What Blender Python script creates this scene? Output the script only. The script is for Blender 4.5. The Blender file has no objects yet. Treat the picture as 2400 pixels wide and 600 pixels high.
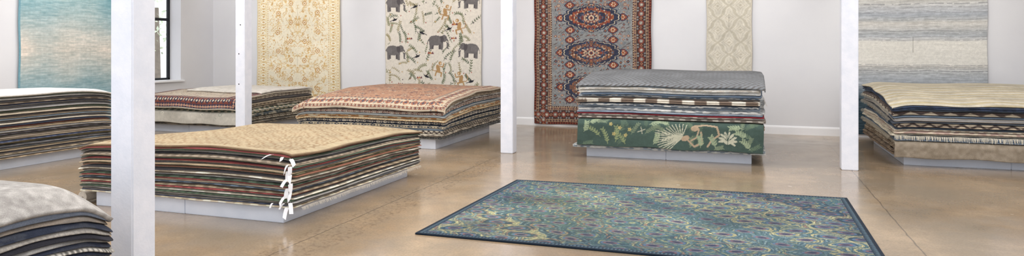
import bpy, bmesh, math, random
import numpy as np
from mathutils import Vector
random.seed(7); np.random.seed(7)
SC=bpy.context.scene
try:
    SC.view_settings.view_transform='Standard'
    SC.view_settings.look='None'
except Exception: pass
COL=SC.collection

# ---------------------------------------------------------------- helpers
def lin(c):
    c=np.asarray(c,float)/255.0
    return np.where(c<=0.04045,c/12.92,((c+0.055)/1.055)**2.4)
def link(o): COL.objects.link(o); return o
def tag(o,label=None,cat=None,group=None,kind=None):
    if label: o["label"]=label
    if cat: o["category"]=cat
    if group: o["group"]=group
    if kind: o["kind"]=kind
    return o
def mk(name,verts,faces,mat,cols=None,smooth=False,parent=None,origin=None):
    v=np.asarray(verts,float)
    if origin is None:
        origin=np.array([(v[:,0].min()+v[:,0].max())/2,(v[:,1].min()+v[:,1].max())/2,v[:,2].min()])
    origin=np.asarray(origin,float)
    me=bpy.data.meshes.new(name)
    f=faces.tolist() if isinstance(faces,np.ndarray) else faces
    me.from_pydata((v-origin).tolist(),[],f)
    if cols is not None:
        at=me.color_attributes.new("Col",'FLOAT_COLOR','POINT')
        c=np.ones((len(v),4)); c[:,:3]=lin(np.clip(cols,0,255))
        at.data.foreach_set("color",c.ravel())
    if smooth: me.polygons.foreach_set('use_smooth',[True]*len(me.polygons))
    if mat: me.materials.append(mat)
    me.update()
    o=bpy.data.objects.new(name,me); link(o)
    o["_o"]=[float(x) for x in origin]
    if parent is not None:
        po=np.array(parent["_o"]); o.parent=parent; o.location=Vector(origin-po)
    else: o.location=Vector(origin)
    return o
def boxes_mesh(name,boxes,mat,bevel=0.0,parent=None,seg=2):
    bm=bmesh.new()
    for (a,b) in boxes:
        r=bmesh.ops.create_cube(bm,size=1.0)
        for v in r['verts']:
            v.co=Vector([a[i]+(v.co[i]+.5)*(b[i]-a[i]) for i in range(3)])
    if bevel>0: bmesh.ops.bevel(bm,geom=bm.edges[:],offset=bevel,segments=seg,affect='EDGES')
    vs=[tuple(v.co) for v in bm.verts]; bm.verts.index_update()
    fs=[[v.index for v in f.verts] for f in bm.faces]; bm.free()
    return mk(name,vs,fs,mat,parent=parent)

# ---------------------------------------------------------------- materials
def newmat(name):
    m=bpy.data.materials.new(name); m.use_nodes=True
    nt=m.node_tree; b=nt.nodes['Principled BSDF']; return m,nt,b
def L(nt,a,b): nt.links.new(a,b)
def mathn(nt,op,a,b=None):
    n=nt.nodes.new('ShaderNodeMath'); n.operation=op
    for i,x in enumerate((a,b)):
        if x is None: continue
        if isinstance(x,(int,float)): n.inputs[i].default_value=x
        else: L(nt,x,n.inputs[i])
    return n.outputs[0]
def mixc(nt,fac,a,b,mode='MIX'):
    n=nt.nodes.new('ShaderNodeMix'); n.data_type='RGBA'; n.blend_type=mode
    if isinstance(fac,(int,float)): n.inputs[0].default_value=fac
    else: L(nt,fac,n.inputs[0])
    for i,x in ((6,a),(7,b)):
        if isinstance(x,tuple): n.inputs[i].default_value=(*lin(x),1)
        else: L(nt,x,n.inputs[i])
    return n.outputs[2]
def noise(nt,scale,detail=3,rough=.6,vec=None):
    n=nt.nodes.new('ShaderNodeTexNoise'); n.inputs['Scale'].default_value=scale
    n.inputs['Detail'].default_value=detail; n.inputs['Roughness'].default_value=rough
    if vec is None:
        g=nt.nodes.new('ShaderNodeNewGeometry'); vec=g.outputs['Position']
    L(nt,vec,n.inputs['Vector']); return n
def ramp(nt,fac,stops):
    r=nt.nodes.new('ShaderNodeValToRGB'); e=r.color_ramp.elements
    e[0].position=stops[0][0]; e[0].color=(*[stops[0][1]]*3,1)
    e[1].position=stops[1][0]; e[1].color=(*[stops[1][1]]*3,1)
    L(nt,fac,r.inputs[0]); return r.outputs[0]
def bump(nt,b,h,st,dist=.01):
    n=nt.nodes.new('ShaderNodeBump'); n.inputs['Strength'].default_value=st; n.inputs['Distance'].default_value=dist
    L(nt,h,n.inputs['Height']); L(nt,n.outputs[0],b.inputs['Normal'])
def wool_mat():
    m,nt,b=newmat('woven_wool')
    a=nt.nodes.new('ShaderNodeVertexColor'); a.layer_name='Col'
    n=noise(nt,170,4,.7); n2=noise(nt,22,3,.6)
    f=ramp(nt,n.outputs[0],[(.3,.66),(.7,1.24)])
    c=mixc(nt,.7,a.outputs[0],f,'MULTIPLY')
    f2=ramp(nt,n2.outputs[0],[(.3,.86),(.7,1.1)])
    c=mixc(nt,.7,c,f2,'MULTIPLY')
    L(nt,c,b.inputs['Base Color']); b.inputs['Roughness'].default_value=.95
    b.inputs['Specular IOR Level'].default_value=.15
    b.inputs['Sheen Weight'].default_value=.05
    bump(nt,b,n.outputs[0],.5,.006); return m
WOOL=wool_mat()
def paint_mat(name,c1,c2,sc=3,rough=.6,bs=.1,spec=.3):
    m,nt,b=newmat(name); n=noise(nt,sc,5,.6)
    f=ramp(nt,n.outputs[0],[(.35,0),(.65,1)])
    L(nt,mixc(nt,f,c1,c2),b.inputs['Base Color']); b.inputs['Roughness'].default_value=rough
    b.inputs['Specular IOR Level'].default_value=spec
    n2=noise(nt,60,4,.6); bump(nt,b,n2.outputs[0],bs,.004); return m
WALL=paint_mat('painted_wall',(222,222,226),(226,226,229),1.2,.75,.05)
CEIL=paint_mat('ceiling_paint',(238,239,240),(242,242,243),1,.8,.05)
TRIM=paint_mat('trim_paint',(240,241,244),(245,245,248),2,.4,.03)
POST=paint_mat('post_paint',(236,238,247),(226,230,241),7,.45,.4)
PLAT=paint_mat('platform_paint',(222,227,238),(213,219,231),4,.45,.1)
BLACK=paint_mat('black_metal',(28,30,34),(34,36,40),5,.4,.03)
PAPER=paint_mat('tag_paper',(246,246,250),(240,240,244),20,.6,.02)
def floor_mat():
    m,nt,b=newmat('polished_concrete')
    g=nt.nodes.new('ShaderNodeNewGeometry'); P=g.outputs['Position']
    n1=noise(nt,.45,6,.65,P); n2=noise(nt,2.6,8,.7,P); n3=noise(nt,55,3,.7,P); n5=noise(nt,.9,7,.7,P)
    c=mixc(nt,ramp(nt,n1.outputs[0],[(.38,0),(.62,1)]),(138,123,104),(176,150,120))
    c=mixc(nt,ramp(nt,n2.outputs[0],[(.42,0),(.66,.6)]),c,(141,128,112))
    c=mixc(nt,ramp(nt,n5.outputs[0],[(.5,0),(.7,.5)]),c,(188,168,142))
    c=mixc(nt,ramp(nt,n3.outputs[0],[(.45,0),(.75,.45)]),c,(106,93,79))
    vo=nt.nodes.new('ShaderNodeTexVoronoi'); vo.inputs['Scale'].default_value=1.9; L(nt,P,vo.inputs['Vector'])
    sp=mathn(nt,'LESS_THAN',vo.outputs['Distance'],.045)
    c=mixc(nt,mathn(nt,'MULTIPLY',sp,.4),c,(220,208,192))
    s=nt.nodes.new('ShaderNodeSeparateXYZ'); L(nt,P,s.inputs[0])
    wob=mathn(nt,'MULTIPLY',mathn(nt,'SUBTRACT',n2.outputs[0],.5),.05)
    tot=None
    for x0 in (-7.8,-3.29,1.23):
        d=mathn(nt,'ABSOLUTE',mathn(nt,'SUBTRACT',mathn(nt,'ADD',s.outputs[0],wob),x0))
        k=mathn(nt,'LESS_THAN',d,.006)
        tot=k if tot is None else mathn(nt,'MAXIMUM',tot,k)
    for y0 in (9.55,):
        d=mathn(nt,'ABSOLUTE',mathn(nt,'SUBTRACT',mathn(nt,'ADD',s.outputs[1],wob),y0))
        tot=mathn(nt,'MAXIMUM',tot,mathn(nt,'MULTIPLY',mathn(nt,'LESS_THAN',d,.005),.4))
    d=mathn(nt,'ABSOLUTE',mathn(nt,'ADD',s.outputs[0],3.2))
    band=mathn(nt,'LESS_THAN',mathn(nt,'ADD',d,mathn(nt,'MULTIPLY',n5.outputs[0],.5)),.45); n4=noise(nt,24,4,.7,P)
    pit=mathn(nt,'MULTIPLY',band,ramp(nt,n4.outputs[0],[(.5,0),(.6,.5)]))
    c=mixc(nt,pit,c,(104,89,76))
    c=mixc(nt,mathn(nt,'MULTIPLY',tot,.65),c,(78,67,58))
    L(nt,c,b.inputs['Base Color'])
    r=nt.nodes.new('ShaderNodeMapRange'); L(nt,n2.outputs[0],r.inputs[0])
    r.inputs[1].default_value=.3; r.inputs[2].default_value=.7
    r.inputs[3].default_value=.09; r.inputs[4].default_value=.24
    L(nt,r.outputs[0],b.inputs['Roughness']); b.inputs['Specular IOR Level'].default_value=.85
    b.inputs['IOR'].default_value=1.6
    bump(nt,b,n3.outputs[0],.04,.002); return m
FLOOR=floor_mat()

# ---------------------------------------------------------------- room
BW=13.1; LW=-11.8
f=boxes_mesh('floor',[((-12.3,-2.5,-.2),(8.7,13.4,0))],FLOOR); f["kind"]="structure"
f=boxes_mesh('ceiling',[((-12.3,-2.5,4.6),(8.7,13.4,4.75))],CEIL); f["kind"]="structure"
f=boxes_mesh('wall_back',[((-12.2,BW,0),(8.7,BW+.3,4.6))],WALL); f["kind"]="structure"
f=boxes_mesh('wall_right',[((8.4,-2.5,0),(8.7,BW,4.6))],WALL); f["kind"]="structure"
WY0,WY1,WZ0,WZ1=10.98,12.12,.82,3.3
f=boxes_mesh('wall_left',[((LW-.4,-2.5,0),(LW,WY0,4.6)),((LW-.4,WY1,0),(LW,BW,4.6)),
    ((LW-.4,WY0,0),(LW,WY1,WZ0)),((LW-.4,WY0,WZ1),(LW,WY1,4.6))],WALL); f["kind"]="structure"
def baseboard(name,a,b,n):
    a=np.array(a,float);b=np.array(b,float);n=np.array(n,float)
    prof=[(0,0),(.018,0),(.018,.12),(.012,.14),(.006,.15),(0,.15)]
    vs=[];k=len(prof)
    for p in (a,b):
        for (o_,z) in prof: vs.append([p[0]+n[0]*o_,p[1]+n[1]*o_,z])
    fs=[[i,(i+1)%k,k+(i+1)%k,k+i] for i in range(k)]+[list(range(k))[::-1],list(range(k,2*k))]
    o=mk(name,vs,fs,TRIM); o["kind"]="structure"
baseboard('baseboard_back',(LW,BW),(8.4,BW),(0,-1))
baseboard('baseboard_left',(LW,-2.5),(LW,BW),(1,0))
win=boxes_mesh('window_1',[((LW-.36,WY0,WZ0),(LW-.30,WY0+.05,WZ1)),((LW-.36,WY1-.05,WZ0),(LW-.30,WY1,WZ1)),
  ((LW-.36,WY0,WZ0),(LW-.30,WY1,WZ0+.05)),((LW-.36,WY0,WZ1-.05),(LW-.30,WY1,WZ1)),
  ((LW-.35,(WY0+WY1)/2-.02,WZ0),(LW-.31,(WY0+WY1)/2+.02,WZ1)),((LW-.35,WY0,2.12),(LW-.31,WY1,2.18))],BLACK,.004)
win["kind"]="structure"
gm,nt,b=newmat('window_glass'); b.inputs['Transmission Weight'].default_value=1; b.inputs['Roughness'].default_value=0; b.inputs['IOR'].default_value=1.02
n=noise(nt,1); L(nt,mixc(nt,n.outputs[0],(250,252,255),(255,255,255)),b.inputs['Base Color'])
boxes_mesh('glass_pane',[((LW-.334,WY0+.05,WZ0+.05),(LW-.330,WY1-.05,WZ1-.05))],gm,parent=win)
s=boxes_mesh('trim_1',[((LW-.30,WY0-.06,WZ0-.035),(LW+.06,WY1+.06,WZ0+.006))],TRIM,.006); s["kind"]="structure"
GR=paint_mat('leaf_green_lit',(206,222,186),(234,240,220),6,.6,.1)  # leaf greens lightened to stand in for sunlight on the tree
BARK=paint_mat('bark',(150,138,124),(130,120,110),6,.9,.3)
g=boxes_mesh('ground_outside',[((-24,6,-.3),(-12.31,24,-.05))],paint_mat('asphalt',(200,202,204),(214,214,214),3,.9,.2)); g["kind"]="structure"
rs=np.random.RandomState(3); V=[];F=[]
for i in range(800):
    c=rs.normal(0,1,3); c/=np.linalg.norm(c); c*=rs.uniform(.3,1)**.5
    p=np.array([-17.5,17.0,2.9])+c*np.array([1.6,1.9,1.6])
    a=rs.normal(0,1,3);a/=np.linalg.norm(a);bb=np.cross(a,rs.normal(0,1,3));bb/=np.linalg.norm(bb)
    sz=rs.uniform(.05,.11);k=len(V)
    V+= [p-a*sz,p+bb*sz*.5,p+a*sz,p-bb*sz*.5];F.append([k,k+1,k+2,k+3])
nc=12;V2=[];F2=[]
for j,(z,r) in enumerate([(-.05,.16),(.6,.12),(1.5,.1),(2.8,.06)]):
    for i in range(nc): V2.append((-17.5+r*math.cos(i*2*math.pi/nc),17.0+r*math.sin(i*2*math.pi/nc),z))
for j in range(3):
    for i in range(nc): F2.append([j*nc+i,j*nc+(i+1)%nc,(j+1)*nc+(i+1)%nc,(j+1)*nc+i])
tr=mk('tree',V2,F2,BARK,smooth=True); tag(tr,"leafy green tree standing outside the window","tree")
lf=mk('leaves',V,F,GR,parent=tr); lf["kind"]="stuff"

def post(x,y,label,w=.18,holes=()):
    a=w/2; body=boxes_mesh('support_post',[((x-a,y-a,0),(x+a,y+a,4.6))],POST,.008,seg=3)
    tag(body,label,'post',group='white square posts holding the ceiling')
    for (hx,hz) in holes:
        V=[(x+hx,y-a-.0012,hz)]+[(x+hx+.011*math.cos(k*math.pi/6),y-a-.0012,hz+.011*math.sin(k*math.pi/6)) for k in range(12)]
        V+=[(v[0],v[1]+.001,v[2]) for v in V[1:]]
        F=[[0,1+k,1+(k+1)%12] for k in range(12)]+[[1+k,13+k,13+(k+1)%12,1+(k+1)%12] for k in range(12)]
        mk('bolt_hole',V,F,BLACK,parent=body)
    return body
post(-3.69,3.40,"thick white painted square timber post beside a rug pile")
post(-7.93,9.50,"slim white painted square post with small holes beside rug piles",.185,((.01,1.90),(-.02,1.42),(-.02,.92)))
post(-3.27,9.51,"white painted square post on the polished concrete floor",.185)
post(1.21,9.55,"white painted square post near the striped hanging rug",.19)

# ---------------------------------------------------------------- painter
def vnoise(X,Y,sc,seed,scy=None):
    scy=scy or sc
    r=np.random.RandomState(seed); G=r.rand(64,64)
    x=X*sc;y=Y*scy; xi=np.floor(x).astype(int); yi=np.floor(y).astype(int)
    fx=x-xi; fy=y-yi; fx=fx*fx*(3-2*fx); fy=fy*fy*(3-2*fy)
    a=G[yi%64,xi%64];b_=G[yi%64,(xi+1)%64];c=G[(yi+1)%64,xi%64];d=G[(yi+1)%64,(xi+1)%64]
    return (a*(1-fx)+b_*fx)*(1-fy)+(c*(1-fx)+d*fx)*fy
class Cv:
    def __init__(s,w,h,res,base):
        s.w,s.h,s.res=w,h,res; s.nx=int(round(w/res))+1; s.ny=int(round(h/res))+1
        s.x=np.linspace(0,w,s.nx); s.y=np.linspace(0,h,s.ny)
        s.X,s.Y=np.meshgrid(s.x,s.y); s.C=np.zeros((s.ny,s.nx,3)); s.C[:]=base
        s.D=np.minimum(np.minimum(s.X,w-s.X),np.minimum(s.Y,h-s.Y))
    def win(s,x0,x1,y0,y1):
        i0=np.searchsorted(s.x,x0);i1=np.searchsorted(s.x,x1);j0=np.searchsorted(s.y,y0);j1=np.searchsorted(s.y,y1)
        return (slice(j0,j1),slice(i0,i1))
    def ell(s,cx,cy,rx,ry,ang,col,clip=None):
        R=max(rx,ry)+s.res; w=s.win(cx-R,cx+R,cy-R,cy+R); dx=s.X[w]-cx;dy=s.Y[w]-cy
        c,n=math.cos(ang),math.sin(ang); m=((dx*c+dy*n)/rx)**2+((-dx*n+dy*c)/ry)**2<1
        s.C[w][m]=col
    def dia(s,cx,cy,rx,ry,col,p=1):
        w=s.win(cx-rx,cx+rx,cy-ry,cy+ry)
        m=(np.abs(s.X[w]-cx)/rx)**p+(np.abs(s.Y[w]-cy)/ry)**p<1; s.C[w][m]=col
    def poly(s,pts,col):
        P=np.array(pts); w=s.win(P[:,0].min(),P[:,0].max(),P[:,1].min(),P[:,1].max())
        X=s.X[w];Y=s.Y[w]; m=np.zeros(X.shape,bool); n=len(P)
        for i in range(n):
            x0,y0=P[i];x1,y1=P[(i+1)%n]
            if y0==y1: continue
            m^=((y0>Y)!=(y1>Y))&(X<(x1-x0)*(Y-y0)/(y1-y0)+x0)
        s.C[w][m]=col
    def line(s,pts,wd,col,wd2=None):
        n=len(pts)-1
        for i in range(n):
            (x0,y0),(x1,y1)=pts[i],pts[i+1]
            wa=wd if wd2 is None else wd+(wd2-wd)*i/max(1,n-1)
            w=s.win(min(x0,x1)-wa,max(x0,x1)+wa,min(y0,y1)-wa,max(y0,y1)+wa)
            X=s.X[w]-x0;Y=s.Y[w]-y0;dx,dy=x1-x0,y1-y0;l2=dx*dx+dy*dy+1e-12
            t=np.clip((X*dx+Y*dy)/l2,0,1); m=(X-t*dx)**2+(Y-t*dy)**2<(wa/2)**2; s.C[w][m]=col
    def border(s,d0,d1,col,motif=None,sp=.08,k=.4,col2=None):
        m=(s.D>=d0)&(s.D<d1); s.C[m]=col
        if motif is not None:
            hor=np.minimum(s.Y,s.h-s.Y)<np.minimum(s.X,s.w-s.X); t=np.where(hor,s.X,s.Y)
            ph=t/sp; mm=np.abs(ph%1-.5)*sp; v=np.abs(s.D-(d0+d1)/2); hw=(d1-d0)/2
            q=m&(mm/(sp*k)+v/(hw*.85)<1); s.C[q]=motif
            if col2 is not None:
                q=m&(mm/(sp*k*.45)+v/(hw*.4)<1); s.C[q]=col2
                q=m&((sp/2-mm)/(sp*.12)+v/(hw*.5)<1); s.C[q]=col2
    def rosette(s,cx,cy,r,c1,c2,c3,n=8):
        for i in range(n):
            a=i*2*math.pi/n; s.ell(cx+r*.62*math.cos(a),cy+r*.62*math.sin(a),r*.38,r*.26,a,c1)
        s.ell(cx,cy,r*.55,r*.55,0,c2); s.ell(cx,cy,r*.28,r*.28,0,c3)
    def abrash(s,amp,sy=12,seed=1,sx=.6):
        n=vnoise(s.X,s.Y,sx,seed,sy)-.5+(vnoise(s.X,s.Y,sx*4,seed+1,sy*4)-.5)*.6
        s.C*= (1+amp*n)[...,None]
def stepmed(c,cx,cy,rx,ry,cols,scl):
    for sc,col in zip(scl,cols):
        w=c.win(cx-rx*1.3,cx+rx*1.3,cy-ry*1.3,cy+ry*1.3)
        X=np.abs(c.X[w]-cx)/(rx*sc);Y=np.abs(c.Y[w]-cy)/(ry*sc)
        an=np.arctan2(Y,X); st=.9+.09*np.abs(np.sin(an*11))
        d=np.maximum(Y*1.0+X*.45,X*.78+Y*.45)
        d=np.minimum(d,(X+Y*2.2)*.84)
        c.C[w][d<st]=col

def hang(name,label,p0,udir,c,zb,mat=WOOL,wave=.012,seed=0,thick=.012,nrm=(0,-1,0)):
    p0=np.array(p0,float);u=np.array(udir,float);n=np.array(nrm,float)
    off=wave*(np.sin(c.X*5+seed)*.6+np.sin(c.X*11+seed*2+c.Y*.7)*.4)*(1-c.Y/(c.h*1.3))+wave*1.2
    P=p0[None,None]+u[None,None]*c.X[...,None]+n[None,None]*off[...,None]
    P[...,2]=zb+c.Y+.006*np.sin(c.X*7+seed)
    jx=.006*np.sin(c.Y*6+seed); P+=u[None,None]*(jx*np.where(c.X<c.w/2,1,-1))[...,None]
    o=gridobj(name,P,c.C,mat); md=o.modifiers.new('thickness','SOLIDIFY'); md.thickness=thick; md.offset=-1
    tag(o,label,'rug'); return o
def gridobj(name,P,C,mat,flip=False):
    ny,nx=P.shape[:2]; idx=np.arange(ny*nx).reshape(ny,nx)
    F=np.stack([idx[:-1,:-1],idx[:-1,1:],idx[1:,1:],idx[1:,:-1]],-1).reshape(-1,4)
    if flip: F=F[:,::-1]
    return mk(name,P.reshape(-1,3),F,mat,C.reshape(-1,3),smooth=True)

# ---- rug A : gold and cream
def floral_field(c,n,m,cols,rmin,rmax,seed,vine=None,mirror=True):
    r=np.random.RandomState(seed)
    for i in range(n):
        x=r.uniform(m,c.w/2 if mirror else c.w-m); y=r.uniform(m,c.h-m); R=r.uniform(rmin,rmax)
        cc=[cols[r.randint(len(cols))] for _ in range(3)]; a=r.uniform(0,6.28); kind=r.randint(4)
        L0=R*r.uniform(2,4); dx=r.uniform(-1,1)
        for sg in ((1,-1) if mirror else (1,)):
            X=x if sg==1 else c.w-x
            if vine is not None:
                pts=[(X+sg*(R*.4+L0*t)*math.cos(a+dx*t*2.5),y+(R*.4+L0*t)*math.sin(a+dx*t*2.5)) for t in np.linspace(0,1,7)]
                c.line(pts,c.res*1.5,vine)
                for q in pts[2::2]: c.ell(q[0],q[1],R*.38,R*.16,sg*(a+1.2),cols[i%len(cols)])
            if kind==0: c.rosette(X,y,R,*cc)
            elif kind==1: c.dia(X,y,R,R,cc[0]); c.dia(X,y,R*.5,R*.5,cc[1])
            elif kind==2:
                c.ell(X,y,R,R*.5,sg*a,cc[0]); c.ell(X,y,R*.5,R*.25,sg*a,cc[1])
            else:
                for k in range(3): c.ell(X+R*.5*math.cos(a+k*2.1)*sg,y+R*.5*math.sin(a+k*2.1),R*.4,R*.3,0,cc[k%3])
c=Cv(2.16,3.2,.0085,(240,230,206))
gold=[(218,184,128),(230,204,154),(206,164,106),(246,238,220)]
floral_field(c,330,.33,gold,.014,.04,5,vine=(222,196,148))
c.border(0,.03,(230,212,172)); c.border(.03,.07,(240,230,208),(216,184,130),.06)
c.border(.07,.27,(236,220,182),(246,238,218),.12,.40,(208,170,110)); c.border(.27,.31,(240,230,208),(216,184,130),.05)
r=np.random.RandomState(4)
for i in range(520):
    s_=r.randint(4); t=r.uniform(0,1); d=r.uniform(.09,.25)
    x,y=[(d,t*c.h),(c.w-d,t*c.h),(t*c.w,d),(t*c.w,c.h-d)][s_]
    c.ell(x,y,.017,.008,r.uniform(0,3),gold[r.randint(4)])
for cy in np.arange(.5,3.0,.42):
    for cx in (.56,.90,1.26,1.60):
        c.rosette(cx,cy+(.21 if cx in(.90,1.26) else 0),.062,(204,160,102),(244,234,212),(190,140,84),8)
c.abrash(.06,3,3)
hang('hanging_rug',"gold and cream floral rug with wide border hung on wall",(-10.52,BW-.035,0),(1,0,0),c,.12,seed=1)

# ---- rug B : elephants
GB=(225,218,206)
c=Cv(2.18,3.2,.0078,GB)
def bx(u): return (u-903)/225*2.18
def bz(v): return 1.5-(v-115)*.0088-.1
EG=(114,110,110);ED=(90,86,88)
def elephant(c,cx,cy,s,fl):
    f=-1 if fl else 1
    T=lambda p:(cx+f*p[0]*s,cy+p[1]*s)
    for lx,cc in ((-.24,ED),(.12,ED)):
        c.poly([T((lx-.055,0)),T((lx+.06,0)),T((lx+.05,-.38)),T((lx-.05,-.38))],cc)
    for lx in (-.32,.22):
        c.poly([T((lx-.06,0)),T((lx+.08,0)),T((lx+.055,-.42)),T((lx-.055,-.42))],EG)
        c.line([T((lx-.05,-.41)),T((lx+.05,-.41))],.02*s,(200,195,185))
    c.ell(*T((-.06,.03)),.36*s,.23*s,0,EG); c.ell(*T((-.2,.02)),.2*s,.22*s,0,EG)
    c.ell(*T((.34,.12)),.15*s,.16*s,0,EG)
    c.line([T((.42,.1)),T((.49,0)),T((.52,-.12)),T((.51,-.24)),T((.50,-.32)),T((.56,-.35))],.13*s,EG,.05*s)
    c.line([T((-.40,.08)),T((-.47,-.05)),T((-.47,-.18))],.025*s,ED)
    c.poly([T((.16,.24)),T((.3,.22)),T((.33,.05)),T((.26,-.1)),T((.16,-.02)),T((.12,.12))],ED)
    c.line([T((.45,.0)),T((.53,-.06))],.03*s,(235,228,210))
    c.ell(*T((.4,.15)),.015*s,.015*s,0,(30,28,30))
    for k in range(8):
        c.line([T((-.35+.07*k,.15)),T((-.35+.07*k,-.1))],.008*s,(138,134,134))
def sprig(c,x,y,Ln,a,col,n=7,bend=.8,lw=.03):
    pts=[(x,y)];aa=a
    for i in range(n):
        aa+=bend/n; pts.append((pts[-1][0]+Ln/n*math.cos(aa),pts[-1][1]+Ln/n*math.sin(aa)))
    c.line(pts,max(.0085,c.res*1.05),col); aa=a
    for i,p in enumerate(pts[1:]):
        aa+=bend/n
        for sg in (1,-1): c.ell(p[0]+lw*.8*math.cos(aa+sg*.9),p[1]+lw*.8*math.sin(aa+sg*.9),lw,lw*.36,aa+sg*.8,col)
def monkey(c,x,y,s,f,col=(180,144,100)):
    c.ell(x,y,.05*s,.10*s,.3*f,col); c.ell(x+.05*f*s,y+.13*s,.045*s,.045*s,0,col); c.ell(x+.065*f*s,y+.125*s,.02*s,.025*s,0,(222,196,160))
    c.line([(x+.03*f*s,y+.06*s),(x+.13*f*s,y+.04*s),(x+.15*f*s,y+.12*s)],.03*s,col)
    c.line([(x-.02*f*s,y-.08*s),(x+.09*f*s,y-.1*s),(x+.07*f*s,y-.19*s)],.035*s,col)
    c.line([(x-.04*f*s,y-.06*s),(x-.08*f*s,y-.17*s)],.035*s,col)
    c.line([(x-.04*f*s,y-.06*s),(x-.14*f*s,y-.05*s),(x-.18*f*s,y+.04*s),(x-.14*f*s,y+.12*s)],.018*s,col)
def bird(c,x,y,s,f):
    K=(48,48,56)
    c.ell(x,y,.05*s,.018*s,.3*f,K); c.poly([(x,y),(x-.05*s*f,y+.07*s),(x+.02*s*f,y+.01*s)],K)
    c.poly([(x+.01*s,y),(x+.07*s*f,y+.05*s),(x+.03*s*f,y-.01*s)],K); c.line([(x-.04*s*f,y-.01),(x-.09*s*f,y-.03*s)],.012*s,K)
GRN=[(112,120,94),(140,140,110),(96,106,86),(158,148,114)]
r=np.random.RandomState(8)
for gy_ in np.arange(.12,3.15,.20):
    for gx_ in np.arange(.1,2.15,.205):
        x,y=gx_+r.uniform(-.05,.05),gy_+r.uniform(-.05,.05)
        sprig(c,x,y,r.uniform(.18,.27),r.uniform(.3,2.8),GRN[r.randint(4)],r.randint(5,8),r.uniform(-1.3,1.3),r.uniform(.018,.026))
        if r.rand()<.6: c.ell(x+.05,y+.03,.013,.013,0,[(170,96,80),(200,164,106),(100,90,98)][r.randint(3)])
for (u,v,f) in ((1046,28,1),(1078,62,-1),(1030,160,1),(1082,185,-1),(980,-30,1),(1075,-45,-1),(1010,235,1)):
    c.ell(bx(u),bz(v),.09,.13,0,GB); monkey(c,bx(u),bz(v),.85,f)
for (u,v,f) in ((975,15,1),(992,78,-1),(980,133,1),(1055,68,1),(1002,180,-1),(1105,190,1),(925,45,1)): bird(c,bx(u),bz(v),1.15,f)
for (u,v) in ((962,92),(1065,92),(1012,126),(985,185),(1068,60),(940,200)):
    for k in range(3):
        x=bx(u)+(k-1)*.042; c.poly([(x-.028,bz(v)),(x+.028,bz(v)),(x,bz(v)+.05)],[(150,70,60),(190,130,76),(116,66,74)][k])
for (u,v,f) in ((925,8,0),(1102,4,1),(1027,98,0),(925,122,0),(1102,118,1),(1012,-75,0),(1020,235,0),(930,250,0),(1105,240,1)):
    a=bx(u);bb=bz(v); c.ell(a,bb,.235,.195,0,GB); elephant(c,a,bb+.02,.45,f)
c.border(0,.014,(206,198,184))
hang('hanging_rug',"cream rug with gray elephants and leafy sprigs hung on wall",(-7.25,BW-.035,0),(1,0,0),c,.1,seed=2,wave=.008)

# ---- rug C : tribal medallion
RED=(142,76,60);NAV=(60,64,82);CRM=(208,194,168);ORG=(176,118,84);SLT=(140,142,142);MAR=(84,48,44);BLU=(98,114,132)
c=Cv(2.27,3.2,.0072,SLT)
r=np.random.RandomState(21)
c.abrash(.10,8,5)
for yy in np.arange(.42,3.1,.072):
    for xx in np.arange(.43,1.14,.075):
        x=xx+r.uniform(-.02,.02); y=yy+r.uniform(-.015,.015); k=r.randint(7); R=r.uniform(.02,.036)
        for X in (x,c.w-x):
            if k==0: c.rosette(X,y,R*1.1,RED,CRM,NAV,6)
            elif k==1: c.dia(X,y,R,R,NAV); c.dia(X,y,R*.5,R*.5,ORG)
            elif k==2: c.line([(X-R,y),(X,y+R),(X+R,y)],.012,RED)
            elif k==3: c.dia(X,y,R,R*.7,RED); c.dia(X,y,R*.5,R*.4,CRM)
            elif k==4: c.line([(X,y-R),(X,y+R)],.01,NAV); c.ell(X,y+R,R*.4,R*.4,0,ORG)
            elif k==5: c.dia(X,y,R*.8,R*.8,BLU); c.dia(X,y,R*.3,R*.3,CRM)
            else: c.line([(X-R,y-R*.5),(X+R,y+R*.5)],.01,MAR)
for cy in (.72,1.39,2.06,2.75):
    for sx in (-1,1):
        for dy,dx in ((-.24,.42),(.24,.42),(0,.60)):
            X=c.w/2+sx*dx; c.dia(X,cy+dy,.11,.08,NAV,1.3); c.dia(X,cy+dy,.09,.062,RED,1.3); c.rosette(X,cy+dy,.048,CRM,ORG,NAV,6); c.dia(X,cy+dy,.018,.018,RED)
    main=RED if cy>1.7 else (124,92,78)
    stepmed(c,c.w/2,cy,.49,.29,[NAV,CRM,NAV,main,ORG,NAV,BLU,RED,NAV],[1,.93,.90,.74,.58,.55,.40,.37,.2])
    q=np.random.RandomState(int(cy*100))
    for k in range(120):
        dx=q.uniform(0,.44);dy=q.uniform(-.26,.26)
        if dx/.46+abs(dy)/.29>1.05: continue
        cc=[CRM,ORG,NAV,BLU,MAR,RED][q.randint(6)];R=q.uniform(.009,.018)
        for sx in (-1,1):
            c.dia(c.w/2+sx*dx,cy+dy,R,R,cc); c.dia(c.w/2+sx*dx,cy-dy,R,R,cc)
    for a in range(12):
        x=c.w/2+.13*math.cos(a*.5236);y=cy+.085*math.sin(a*.5236); c.dia(x,y,.022,.022,CRM); c.dia(x,y,.01,.01,RED)
    c.rosette(c.w/2,cy,.06,CRM,RED,NAV,8)
c.border(0,.045,MAR,RED,.05,.3); c.border(.045,.095,(168,142,116),MAR,.06,.4,NAV)
c.border(.095,.28,(80,60,58))
c.border(.28,.325,(168,142,116),NAV,.055,.4,RED); c.border(.325,.35,MAR,CRM,.045,.25)
def edgerun(f,step):
    for t in np.arange(step/2,c.h,step):
        for X in (.187,c.w-.187): f(X,t,0)
    for t in np.arange(step/2,c.w,step):
        for Y in (.187,c.h-.187): f(t,Y,1)
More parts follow.
